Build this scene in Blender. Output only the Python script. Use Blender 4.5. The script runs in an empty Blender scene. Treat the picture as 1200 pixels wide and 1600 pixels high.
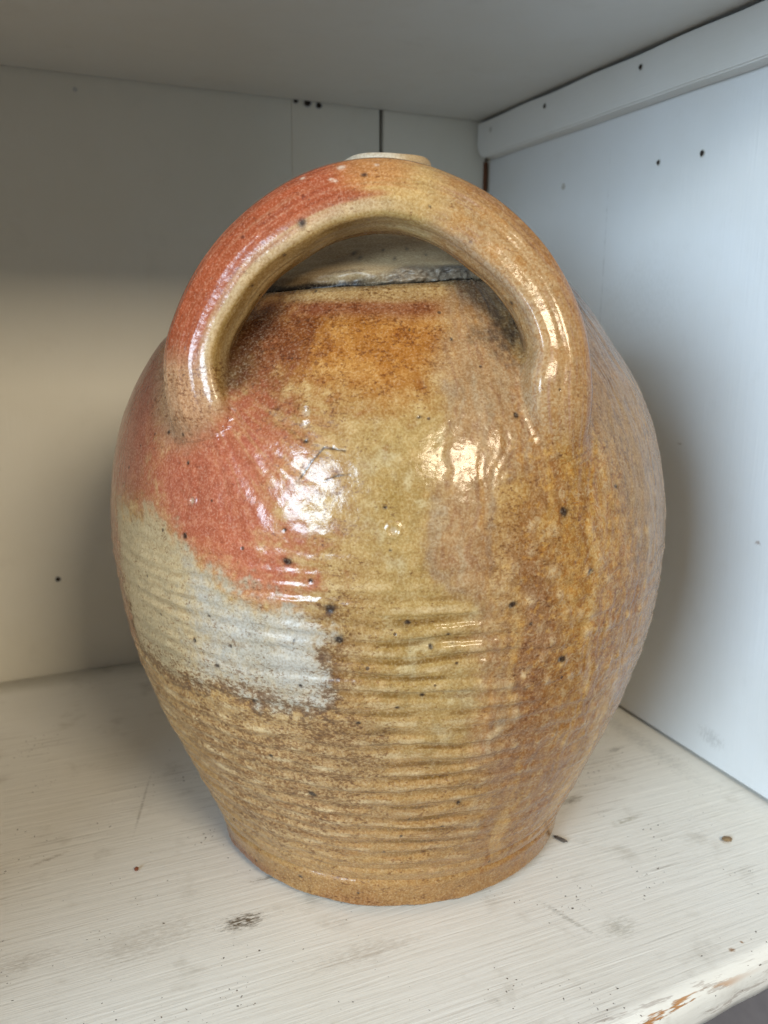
import bpy, bmesh, math, random
import numpy as np
from mathutils import Vector, Matrix

random.seed(7)
rng = np.random.default_rng(11)
sc = bpy.context.scene
col = sc.collection

# ------------------------------------------------------------------ camera
CAM = Vector((-0.18163, -0.41061, 0.28))
YAW, PITCH, ROLL = 0.406258, 0.220655, 0.008581
fwd = Vector((math.sin(YAW)*math.cos(PITCH), math.cos(YAW)*math.cos(PITCH), -math.sin(PITCH)))
rt0 = Vector((math.cos(YAW), -math.sin(YAW), 0)); up0 = rt0.cross(fwd)
rt = math.cos(ROLL)*rt0 + math.sin(ROLL)*up0
up = -math.sin(ROLL)*rt0 + math.cos(ROLL)*up0
cd = bpy.data.cameras.new('camera'); cam = bpy.data.objects.new('camera', cd); col.objects.link(cam)
cam.matrix_world = Matrix(((rt.x, up.x, -fwd.x, CAM.x), (rt.y, up.y, -fwd.y, CAM.y), (rt.z, up.z, -fwd.z, CAM.z), (0, 0, 0, 1)))
cd.sensor_fit = 'HORIZONTAL'; cd.sensor_width = 36; cd.lens = 36*1294.96/1200
cd.clip_start = 0.01; cd.clip_end = 50
cd.dof.use_dof = True; cd.dof.focus_distance = 0.36; cd.dof.aperture_fstop = 15
sc.camera = cam

# ------------------------------------------------------------------ light
w = bpy.data.worlds.new('World'); sc.world = w; w.use_nodes = True
bg = w.node_tree.nodes['Background']; bg.inputs[0].default_value = (0.86, 0.93, 1.0, 1); bg.inputs[1].default_value = 0.17
def area(name, pos, target, sx, sy, power, color):
    l = bpy.data.lights.new(name, 'AREA'); l.shape = 'RECTANGLE'; l.size = sx; l.size_y = sy
    l.energy = power; l.color = color
    o = bpy.data.objects.new(name, l); col.objects.link(o); o.location = pos
    o.rotation_euler = (Vector(target)-Vector(pos)).to_track_quat('-Z', 'Y').to_euler()
    return o
area('window_light', (-1.45, -1.05, 0.62), (0, 0, 0.2), 0.68, 0.58, 38, (0.66, 0.84, 1.0))
area('warm_window_light', (0.10, -1.60, 0.98), (0, 0, 0.2), 0.46, 0.24, 16, (1.0, 0.85, 0.62))
cy = sc.cycles; cy.use_denoising = True; cy.use_adaptive_sampling = True; cy.adaptive_threshold = 0.02
cy.max_bounces = 6; cy.diffuse_bounces = 4; cy.glossy_bounces = 3; cy.caustics_reflective = False; cy.caustics_refractive = False
vs = sc.view_settings
vs.view_transform = 'Standard'; vs.look = 'None'; vs.exposure = 0.10; vs.gamma = 1.0; vs.use_curve_mapping = False

# ------------------------------------------------------------------ helpers
def s2l(c):
    c = np.asarray(c, float)/255.0
    return np.where(c <= 0.04045, c/12.92, ((c+0.055)/1.055)**2.4)
def lin(r, g, b): return (*[float(v) for v in s2l((r, g, b))], 1.0)
def smooth(a, b, x):
    t = np.clip((x-a)/(b-a), 0, 1); return t*t*(3-2*t)
class Noise:
    def __init__(s, seed):
        r = np.random.default_rng(seed); s.p = np.tile(r.permutation(256), 3); g = r.normal(size=(256, 3)); s.g = g/np.linalg.norm(g, axis=1)[:, None]
    def __call__(s, P, f=1.0):
        P = np.asarray(P)*f; i = np.floor(P).astype(int); fr = P-i; i &= 255; u = fr*fr*fr*(fr*(fr*6-15)+10)
        out = 0
        for dx in (0, 1):
            for dy in (0, 1):
                for dz in (0, 1):
                    h = s.p[s.p[s.p[(i[:, 0]+dx) & 255]+((i[:, 1]+dy) & 255)]+((i[:, 2]+dz) & 255)]
                    d = (s.g[h]*(fr-np.array((dx, dy, dz)))).sum(1)
                    wx = u[:, 0] if dx else 1-u[:, 0]; wy = u[:, 1] if dy else 1-u[:, 1]; wz = u[:, 2] if dz else 1-u[:, 2]
                    out = out+d*wx*wy*wz
        return out*1.6
def fbm(n, P, f, o=3):
    a = 0; k = 1.0
    for _ in range(o): a = a+k*n(P, f); f *= 2.03; k *= 0.5
    return a/1.6
N1, N2, N3, N4 = Noise(1), Noise(2), Noise(3), Noise(4)

def grid_faces(nu, nv, wrap_u):
    i = np.arange(nu if wrap_u else nu-1)[:, None]; j = np.arange(nv-1)[None, :]
    a = i*nv+j; b = ((i+1) % nu)*nv+j
    return np.stack([a, b, b+1, a+1], -1).reshape(-1, 4)
def mesh_np(name, V, F, mat, parent=None, smooth_sh=True):
    me = bpy.data.meshes.new(name); F = np.asarray(F, dtype=np.int32)
    me.vertices.add(len(V)); me.vertices.foreach_set('co', np.asarray(V, dtype=np.float32).ravel())
    k = F.shape[1]
    me.loops.add(F.size); me.loops.foreach_set('vertex_index', F.ravel())
    me.polygons.add(len(F)); me.polygons.foreach_set('loop_start', np.arange(0, F.size, k, dtype=np.int32))
    me.polygons.foreach_set('loop_total', np.full(len(F), k, dtype=np.int32))
    me.update(calc_edges=True); me.validate()
    me.polygons.foreach_set('use_smooth', np.full(len(F), smooth_sh))
    me.materials.append(mat)
    o = bpy.data.objects.new(name, me); col.objects.link(o); o.parent = parent
    return o
def set_attr(o, name, rgba):
    at = o.data.attributes.new(name, 'FLOAT_COLOR', 'POINT'); at.data.foreach_set('color', np.asarray(rgba, dtype=np.float32).ravel())
def bm_obj(name, bm, mat, parent=None, smooth_sh=False):
    me = bpy.data.meshes.new(name); bm.to_mesh(me); bm.free()
    for m in (mat if isinstance(mat, (list, tuple)) else [mat]): me.materials.append(m)
    if smooth_sh:
        for p in me.polygons: p.use_smooth = True
    o = bpy.data.objects.new(name, me); col.objects.link(o); o.parent = parent
    return o
def thing(name, label, cat, loc=(0, 0, 0)):
    o = bpy.data.objects.new(name, None); col.objects.link(o); o.location = loc; o.empty_display_size = 0.05
    o['label'] = label; o['category'] = cat; return o

# node helper
class NT:
    def __init__(s, name):
        s.m = bpy.data.materials.new(name); s.m.use_nodes = True; s.t = s.m.node_tree; s.b = s.t.nodes['Principled BSDF']
    def n(s, typ, **k):
        x = s.t.nodes.new(typ)
        for a, v in k.items():
            if a == 'inp':
                for kk, vv in v.items(): s.set(x.inputs[kk], vv)
            else: setattr(x, a, v)
        return x
    def set(s, sock, v):
        if isinstance(v, bpy.types.NodeSocket): s.t.links.new(v, sock)
        else: sock.default_value = v
    def math(s, op, a, b=0.0, c=0.0, clamp=False):
        x = s.n('ShaderNodeMath', operation=op, use_clamp=clamp); s.set(x.inputs[0], a); s.set(x.inputs[1], b); s.set(x.inputs[2], c); return x.outputs[0]
    def mix(s, f, a, b, mode='MIX'):
        x = s.n('ShaderNodeMix', data_type='RGBA', blend_type=mode, clamp_factor=True); s.set(x.inputs[0], f); s.set(x.inputs[6], a); s.set(x.inputs[7], b); return x.outputs[2]
    def noise(s, vec, scale, detail=3, rough=0.55, dist=0.0):
        x = s.n('ShaderNodeTexNoise', inp={'Scale': scale, 'Detail': detail, 'Roughness': rough, 'Distortion': dist}); s.set(x.inputs['Vector'], vec); return x.outputs[0]
    def ramp(s, v, a, b, lo=0.0, hi=1.0):
        x = s.n('ShaderNodeMapRange', interpolation_type='SMOOTHSTEP', clamp=True); s.set(x.inputs[0], v); s.set(x.inputs[1], a); s.set(x.inputs[2], b); s.set(x.inputs[3], lo); s.set(x.inputs[4], hi); return x.outputs[0]
    def obj(s): return s.n('ShaderNodeTexCoord').outputs['Object']
    def scale(s, vec, v):
        x = s.n('ShaderNodeMapping', vector_type='POINT'); s.set(x.inputs[0], vec); x.inputs['Scale'].default_value = v; return x.outputs[0]
    def bump(s, h, dist, strength=1.0, prev=None):
        x = s.n('ShaderNodeBump', inp={'Height': h, 'Distance': dist, 'Strength': strength})
        if prev is not None: s.set(x.inputs['Normal'], prev)
        return x.outputs[0]

# ------------------------------------------------------------------ materials
def glaze_material():
    t = NT('salt_glaze'); P = t.obj()
    a = t.n('ShaderNodeAttribute', attribute_name='glaze').outputs
    m = t.n('ShaderNodeAttribute', attribute_name='marks')     # r speckle density, g roughness, b mottling, a grain
    sep = t.n('ShaderNodeSeparateColor'); t.set(sep.inputs[0], m.outputs['Color'])
    spk, rgh, mot = sep.outputs[0], sep.outputs[1], sep.outputs[2]
    base = a['Color']
    # fine tonal grain
    g1 = t.noise(P, 1000, 2, 0.65)
    base = t.mix(t.ramp(g1, 0.42, 0.70, 0.0, 0.55), base, t.mix(1.0, base, (0.62, 0.50, 0.38, 1), 'MULTIPLY'))
    base = t.mix(t.ramp(g1, 0.52, 0.25, 0.0, 0.30), base, t.mix(0.5, base, (0.80, 0.68, 0.50, 1)))
    # curdled mottling of the ash glaze
    c1 = t.noise(P, 330, 4, 0.68, 1.2)
    curd = t.math('MULTIPLY', t.ramp(c1, 0.50, 0.58), mot)
    base = t.mix(curd, base, t.mix(1.0, base, (0.86, 0.70, 0.50, 1), 'MULTIPLY'))
    c2 = t.noise(P, 230, 3, 0.7, 0.8)
    curd2 = t.math('MULTIPLY', t.ramp(c2, 0.57, 0.66), mot)
    base = t.mix(t.math('MULTIPLY', curd2, 0.6), base, (0.48, 0.34, 0.18, 1))
    # brown iron freckles, denser where the body bled through
    Pr = t.scale(P, (1.0, 1.0, 1.7))
    v1 = t.noise(Pr, 560, 4, 0.72, 0.3); v2 = t.noise(Pr, 130, 3, 0.6)
    th = t.math('SUBTRACT', t.math('SUBTRACT', 0.665, t.math('MULTIPLY', spk, 0.26)), t.math('MULTIPLY', t.math('SUBTRACT', v2, 0.5), 0.42))
    fd = t.math('SUBTRACT', v1, th); fre = t.ramp(fd, -0.03, 0.10)
    base = t.mix(t.math('MULTIPLY', fre, 0.85), base, t.mix(1.0, base, (0.46, 0.33, 0.23, 1), 'MULTIPLY'))
    base = t.mix(t.ramp(fd, 0.12, 0.20, 0.0, 0.7), base, (0.09, 0.05, 0.028, 1))
    vo = t.n('ShaderNodeTexVoronoi', inp={'Scale': 120.0, 'Randomness': 1.0}); t.set(vo.inputs['Vector'], P)
    vsep = t.n('ShaderNodeSeparateColor'); t.set(vsep.inputs[0], vo.outputs['Color'])
    dots = t.math('MULTIPLY', t.ramp(vo.outputs['Distance'], 0.07, 0.12, 1.0, 0.0), t.ramp(vsep.outputs[0], 0.86, 0.87))
    base = t.mix(t.math('MULTIPLY', dots, 0.8), base, (0.06, 0.036, 0.024, 1))
    t.set(t.b.inputs['Base Color'], base)
    r = t.math('ADD', rgh, t.math('MULTIPLY', t.math('SUBTRACT', v2, 0.5), 0.22), clamp=True)
    r = t.math('ADD', r, t.math('MULTIPLY', fre, 0.15), clamp=True)
    t.set(t.b.inputs['Roughness'], r)
    t.b.inputs['IOR'].default_value = 1.42
    h = t.math('ADD', t.math('MULTIPLY', t.noise(P, 420, 3, 0.55), 0.5), t.noise(P, 110, 2, 0.5))
    h = t.math('SUBTRACT', h, t.math('MULTIPLY', dots, 0.6))
    t.set(t.b.inputs['Normal'], t.bump(h, 0.0009, 0.30))
    return t.m
MAT_GLAZE = glaze_material()

def paint_material(name, tint, grain_axis, dirt=0.3, marks=(), edge=False, rough=0.5, holes=()):
    """old white gloss paint over planed boards; grain_axis runs along the board"""
    t = NT(name); P = t.obj()
    st = [60.0, 60.0, 60.0]; st[grain_axis] = 2.2
    big = t.noise(P, 7, 4, 0.6); med = t.noise(P, 38, 4, 0.6)
    full = dirt > 0.5
    gr2 = t.noise(t.scale(P, tuple(v*11 for v in st)), 1.0, 2, 0.6, 0.2)
    gr = t.noise(t.scale(P, tuple(v*4.2 for v in st)), 1.0, 4, 0.62, 0.35) if full else gr2
    base = t.mix(t.ramp(big, 0.35, 0.7, 0, 0.5), lin(*tint), lin(*[int(v*f) for v, f in zip(tint, (0.965, 0.955, 0.93))]))
    base = t.mix(t.ramp(med, 0.55, 0.78, 0, 0.35*dirt), base, lin(150, 138, 118))
    spk = 0.0
    if full:
        zone = t.ramp(t.noise(P, 11, 3, 0.6), 0.38, 0.66)
        groove = t.ramp(t.math('ADD', gr2, t.math('MULTIPLY', zone, 0.10)), 0.62, 0.78)
        base = t.mix(t.math('MULTIPLY', groove, t.math('ADD', 0.03, t.math('MULTIPLY', zone, 0.26))), base, lin(112, 96, 76))
        sp = t.noise(P, 480, 2, 0.5); spz = t.ramp(t.noise(P, 22, 3, 0.6), 0.40, 0.72, 0.0, 0.13)
        spk = t.ramp(t.math('ADD', sp, spz), 0.768, 0.81)
        base = t.mix(t.math('MULTIPLY', spk, 0.9), base, lin(70, 54, 42))
    s = t.n('ShaderNodeSeparateXYZ'); t.set(s.inputs[0], P)
    hgt = None
    nA = t.noise(t.scale(P, tuple(230.0 if k == grain_axis else 800.0 for k in range(3))), 1.0, 4, 0.7) if marks else None
    for (mx, my, mz, rx, ry, rz, ang, colr, strength) in marks:
        mp = t.n('ShaderNodeMapping', vector_type='TEXTURE'); t.set(mp.inputs[0], P)
        mp.inputs['Location'].default_value = (mx, my, mz); mp.inputs['Rotation'].default_value = (0, 0, ang); mp.inputs['Scale'].default_value = (rx, ry, rz)
        ln = t.n('ShaderNodeVectorMath', operation='LENGTH'); t.set(ln.inputs[0], mp.outputs[0])
        win = t.ramp(ln.outputs['Value'], 0.1, 1.15, 1.0, 0.0)
        f = t.math('MULTIPLY', t.ramp(t.math('ADD', nA, t.math('MULTIPLY', win, 0.22)), 0.56, 0.80), t.math('MULTIPLY', win, strength), clamp=True)
        base = t.mix(f, base, lin(*colr))
    h = t.math('ADD', t.math('MULTIPLY', gr, 0.75), t.math('MULTIPLY', gr2, 0.45))
    if full: h = t.math('SUBTRACT', h, t.math('MULTIPLY', spk, 0.2))
    if edge:   # paint worn off along the rounded front edge
        e = t.ramp(s.outputs[1], -0.1800, -0.1840)
        n = t.noise(t.scale(P, (9, 130, 130)), 1.0, 5, 0.65)
        worn = t.math('MULTIPLY', e, t.ramp(n, 0.555, 0.59))
        e2 = t.ramp(s.outputs[2], -0.0075, -0.0045)
        worn = t.math('MULTIPLY', worn, e2)
        pine = t.mix(t.noise(t.scale(P, (10, 500, 500)), 1.0, 3), lin(196, 146, 92), lin(150, 98, 60))
        base = t.mix(worn, base, pine)
        n2 = t.ramp(t.noise(t.scale(P, (30, 260, 260)), 1.0, 4, 0.7), 0.57, 0.63)
        e3 = t.math('MULTIPLY', t.ramp(s.outputs[1], -0.172, -0.182), n2)
        base = t.mix(t.math('MULTIPLY', e3, 0.4), base, lin(120, 92, 76))
        h = t.math('SUBTRACT', h, t.math('MULTIPLY', worn, 0.5))
    t.set(t.b.inputs['Base Color'], base)
    t.set(t.b.inputs['Roughness'], t.math('ADD', rough-0.1, t.math('MULTIPLY', big, 0.2)))
    t.set(t.b.inputs['Normal'], t.bump(h, 0.0006, 0.75 if dirt > 0.5 else 0.20))
    return t.m
def plain(name, c, rough=0.7, nscale=300, var=0.4, bump=0.0006):
    t = NT(name); P = t.obj(); n = t.noise(P, nscale, 4, 0.6)
    t.set(t.b.inputs['Base Color'], t.mix(t.math('MULTIPLY', n, var*2), lin(*c), lin(*[int(v*0.55) for v in c])))
    t.b.inputs['Roughness'].default_value = rough
    t.set(t.b.inputs['Normal'], t.bump(n, bump, 0.6)); return t.m

SHELF_MARKS = [  # x, y, z, radii, angle, colour, strength, noise scale
    (-0.106, -0.067, 0, 0.018, 0.009, 0.02, -0.05, (98, 84, 66), 1.1),
    (-0.085, -0.040, 0, 0.020, 0.003, 0.02, 0.0, (110, 94, 74), 0.65),
    (-0.150, -0.062, 0, 0.050, 0.022, 0.02, 0.1, (150, 134, 110), 0.28),
    (-0.060, -0.108, 0, 0.050, 0.012, 0.02, 0.0, (140, 122, 98), 0.25),
    (0.104, -0.040, 0, 0.016, 0.006, 0.02, 0.2, (112, 100, 78), 0.7),
    (0.112, 0.010, 0, 0.020, 0.008, 0.02, 0.1, (128, 106, 88), 0.6),
    (0.168, 0.000, 0, 0.012, 0.004, 0.02, 0.1, (110, 106, 100), 0.6),
    (0.120, -0.070, 0, 0.020, 0.004, 0.02, 0.1, (150, 142, 120), 0.6),
    (-0.137, 0.055, 0, 0.0016, 0.055, 0.02, -0.28, (110, 98, 84), 0.45),
    (-0.190, 0.020, 0, 0.020, 0.003, 0.02, 0.3, (128, 112, 92), 0.5),
    (0.040, -0.125, 0, 0.003, 0.030, 0.02, 0.35, (150, 146, 134), 0.5),
    (0.060, -0.140, 0, 0.016, 0.012, 0.02, 0.1, (176, 172, 160), 0.55),
    (0.098, -0.172, 0, 0.003, 0.0022, 0.02, 0.2, (150, 108, 62), 0.9),
    (0.106, -0.170, 0, 0.0012, 0.002, 0.02, 0.2, (150, 108, 62), 0.9),
    (-0.205, -0.055, 0, 0.035, 0.010, 0.02, 0.1, (140, 124, 102), 0.3),
    (0.192, 0.010, 0, 0.014, 0.12, 0.02, 0.0, (150, 150, 146), 0.35),
]
MAT_SHELF = paint_material('shelf_paint', (234, 231, 224), 0, dirt=1.0, marks=SHELF_MARKS, edge=True, rough=0.5)
MAT_SIDE = paint_material('side_paint', (226, 229, 232), 2, dirt=0.16, rough=0.42, marks=[
    (0.211, -0.060, 0.156, 0.02, 0.0035, 0.0022, 0, (130, 96, 74), 0.9),
    (0.211, 0.011, 0.206, 0.02, 0.005, 0.0014, 0, (150, 146, 138), 0.7),
    (0.211, 0.103, 0.30, 0.02, 0.0011, 0.16, 0, (150, 152, 152), 0.45),
    (0.211, 0.06, 0.30, 0.02, 0.07, 0.05, 0, (196, 198, 198), 0.25),
    (0.211, -0.040, 0.02, 0.02, 0.020, 0.010, 0, (170, 170, 168), 0.5)])
MAT_BACK = paint_material('back_paint', (222, 217, 204), 2, dirt=0.22, rough=0.55)
MAT_TOP = paint_material('upper_shelf_paint', (226, 226, 224), 0, dirt=0.2, rough=0.5)
MAT_CLEAT = paint_material('cleat_paint', (222, 222, 220), 1, dirt=0.2, rough=0.45)
MAT_LOWER = plain('shaded_side_below', (126, 114, 110), 0.8, 60, 0.25)  # darker colour paints in the shade on the side below the shelf
MAT_DARKWOOD = plain('bare_dark_wood', (112, 66, 36), 0.8)
MAT_HOLE = plain('hole_dark', (66, 58, 52), 1.0); MAT_HOLE.node_tree.nodes['Principled BSDF'].inputs['Specular IOR Level'].default_value = 0.0
MAT_PUTTY = plain('filler', (196, 194, 188), 0.6, 500, 0.1)
MAT_CRUMB = plain('terracotta_crumb', (140, 74, 42), 0.8)
MAT_SPLINTER = plain('wood_splinter', (98, 86, 76), 0.8)
MAT_PLUG = plain('wood_plug', (168, 138, 100), 0.8, 600, 0.5)

# ------------------------------------------------------------------ cupboard (large structure)
W, D, T = 0.2112, 0.2766, 0.455        # side panel, back and upper shelf planes, measured from the jug
ch_ = 0.0318
cup = thing('cupboard', 'white painted wooden cupboard compartment around the stoneware jug', 'cupboard', (0, 0, 0))

def board(name, x0, x1, y0, y1, z0, z1, mat, bev=0.0015, parent=cup, seg=2):
    bm = bmesh.new(); bmesh.ops.create_cube(bm, size=1)
    for v in bm.verts: v.co = Vector(((x0+x1)/2+v.co.x*(x1-x0), (y0+y1)/2+v.co.y*(y1-y0), (z0+z1)/2+v.co.z*(z1-z0)))
    bmesh.ops.bevel(bm, geom=bm.edges[:], offset=bev, segments=seg, affect='EDGES', profile=0.5)
    return bm_obj(name, bm, mat, parent, True)

# shelf board: rounded, slightly wavy front edge
prof = [(D-0.001, -0.022), (D-0.001, 0.0)]
ys = list(np.linspace(D-0.03, -0.165, 24))
prof += [(y, 0.0) for y in ys]
for k in range(0, 13):
    a = math.pi/2*k/12; prof.append((-0.1775-0.0085*math.sin(a), -0.0085+0.0085*math.cos(a)))
prof += [(-0.186, -0.016), (-0.1845, -0.021), (-0.18, -0.022)]
xs = np.linspace(-0.3995, W+0.008, 260)
pr = np.array(prof); V = np.zeros((len(xs), len(pr), 3)); V[..., 0] = xs[:, None]; V[..., 1] = pr[None, :, 0]; V[..., 2] = pr[None, :, 1]
fl = V.reshape(-1, 3); wav = N1(fl*np.array((1, 0.2, 0.2)), 14)*0.0009+N2(fl, 60)*0.0003
fr = smooth(-0.15, -0.19, fl[:, 1]); fl[:, 1] += fr*wav; fl[:, 2] += fr*0.5*wav
# the board is a touch cupped, and the front runs slightly out of parallel
fl[:, 1] += fr*(fl[:, 0]-0.06)*0.10
F = grid_faces(len(xs), len(pr), False)[:, ::-1]
shelf = mesh_np('shelf', fl, F, MAT_SHELF, cup)
# upper shelf seen from below
board('upper_shelf', -0.399, W-0.001, -0.20, D-0.001, T, T+0.022, MAT_TOP)
# side panel, standing a hair clear of the shelf so the joint reads dark
board('side_panel', W, W+0.0088, -0.225, D-0.004, 0.0024, 0.62, MAT_SIDE, 0.0008)
board('lower_side_panel', W+0.009, W+0.026, -0.225, D-0.004, -0.42, 0.02, MAT_LOWER)  # side panel carried on downwards, its shade put into the colour
board('gap_blocker', W-0.022, W+0.0025, -0.20, D-0.006, -0.055, -0.0235, MAT_DARKWOOD)  # unseen batten added to keep light out of the shelf gap
board('bare_wood_patch', W-0.0042, W-0.0002, D-0.0012, D+0.004, 0.398, T-ch_-0.0005, MAT_DARKWOOD, 0.0005)
board('side_panel', -0.42, -0.40, -0.225, D-0.004, -0.42, 0.62, MAT_SIDE)
# back boards: vertical, with joints
for (x0, x1, dy) in ((-0.43, -0.268, 0.0), (-0.2665, 0.03049, 0.0), (0.0305, 0.1068, -0.0003), (0.1108, 0.2088, 0.0), (0.2136, 0.28, 0.002)):
    board('back_board', x0, x1, D+dy, D+0.014+dy, -0.42, 0.62, MAT_BACK, 0.0005)
board('joint_backing', -0.42, 0.25, D+0.017, D+0.022, -0.42, 0.62, MAT_DARKWOOD)
board('lower_shelf', -0.399, W-0.001, -0.20, D-0.001, -0.40, -0.378, MAT_TOP)
# cleat under the upper shelf, back end rounded off
ct, ch = 0.0125, 0.0318
bm = bmesh.new(); out = []
y1 = D-0.002; y0 = -0.215; zt = T-0.0022; zb = T-ch
for k in range(9):
    a = math.pi/2*k/8; out.append((y1-0.014+0.014*math.cos(a), zb+0.014-0.014*math.sin(a)))
ptsb = [(y1, zt)]+out
for y in np.linspace(y1-0.03, y0, 40): ptsb.append((y, zb+0.0001*math.sin(y*90)+0.0001*math.sin(y*37)))
ptsb.append((y0, zt))
for y in np.linspace(y0+0.02, y1-0.01, 40): ptsb.append((y, zt+0.0004*math.sin(y*70)))
f0 = [bm.verts.new((W-ct, y, z)) for y, z in ptsb]; f1 = [bm.verts.new((W-0.0004, y, z)) for y, z in ptsb]
bm.faces.new(f0); bm.faces.new(f1[::-1])
for k in range(len(f0)): bm.faces.new((f0[k], f1[k], f1[(k+1) % len(f0)], f0[(k+1) % len(f0)]))
bmesh.ops.recalc_face_normals(bm, faces=bm.faces[:])
ed = [e for e in bm.edges if abs(e.verts[0].co.x-(W-ct)) < 1e-6 and abs(e.verts[1].co.x-(W-ct)) < 1e-6]
bmesh.ops.bevel(bm, geom=ed, offset=0.0011, segments=2, affect='EDGES')
cleat = bm_obj('cleat', bm, MAT_CLEAT, cup)

def nail(parent, pos, axis, r, dark):
    """a punched nail: raised paint lip round a sunk, dark head"""
    n = Vector(axis).normalized(); q = n.to_track_quat('Z', 'Y').to_matrix()
    bm = bmesh.new(); rings = []
    for rr, h in ((1.5, -0.05), (1.05, 0.10), (0.75, 0.02), (0.6, -0.1), (0.02, -0.12)):
        rings.append([bm.verts.new(Vector(pos)+q @ Vector((rr*r*math.cos(a)*(1+0.12*math.sin(3*a+pos[1]*99)), rr*r*math.sin(a), h*r+0.0004*(1 if True else 0)))) for a in np.linspace(0, 2*math.pi, 14, endpoint=False)])
    for i in range(4):
        for k in range(14):
            f = bm.faces.new((rings[i][k], rings[i][(k+1) % 14], rings[i+1][(k+1) % 14], rings[i+1][k])); f.material_index = 1 if (i >= 1 and dark) else 0
    bm.faces.new(rings[4])
    return bm_obj('nail', bm, [MAT_PUTTY, MAT_HOLE], parent, True)
side = bpy.data.objects['side_panel']
for y, z, d in ((0.061, 0.444, True), (0.170, 0.4445, True), (0.251, 0.4435, False)): nail(cleat, (W-ct, y, z), (-1, 0, 0), 0.0015, d)
for y, z, r, d in ((0.052, 0.386, 0.0014, True), (0.013, 0.385, 0.0016, True), (0.158, 0.386, 0.0016, False)): nail(side, (W, y, z), (-1, 0, 0), r, d)
bb = bpy.data.objects['back_board.001']
nail(bb, (-0.170, D, 0.080), (0, -1, 0), 0.0017, True); nail(bb, (-0.132, D, 0.445), (0, -1, 0), 0.0011, False)
b2 = bpy.data.objects['back_board.002']
for x, z, r in ((0.034, 0.4546, 0.0017), (0.0437, 0.4542, 0.0026), (0.0533, 0.4532, 0.0021)): nail(b2, (x, D-0.0003, z), (0, -1, 0), r, True)  # dark gaps along the upper shelf, stood in for by nail shapes

# ------------------------------------------------------------------ jug
jug = thing('stoneware_jug', 'salt glazed brown stoneware jug with arched handle standing on the white shelf', 'jug', (0, 0, 0))
TX, TY = -0.018375, -0.009318                         # the jug leans a degree
VD = np.array((0.40454, 0.91452)); VR = np.array((0.91452, -0.40454))
ZK = np.array([0, .012, .03, .06, .09, .12, .15, .18, .21, .24, .27, .30])
RK = np.array([0.09696, 0.09868, 0.10464, 0.11704, 0.12929, 0.13806, 0.14329, 0.14511, 0.14206, 0.13346, 0.11589, 0.08832])
def radius(z):
    z = np.asarray(z, float); m = np.gradient(RK, ZK); i = np.clip(np.searchsorted(ZK, z)-1, 0, len(ZK)-2); h = ZK[i+1]-ZK[i]; t = (z-ZK[i])/h
    return (2*t**3-3*t**2+1)*RK[i]+(t**3-2*t**2+t)*h*m[i]+(-2*t**3+3*t**2)*RK[i+1]+(t**3-t**2)*h*m[i+1]
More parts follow.
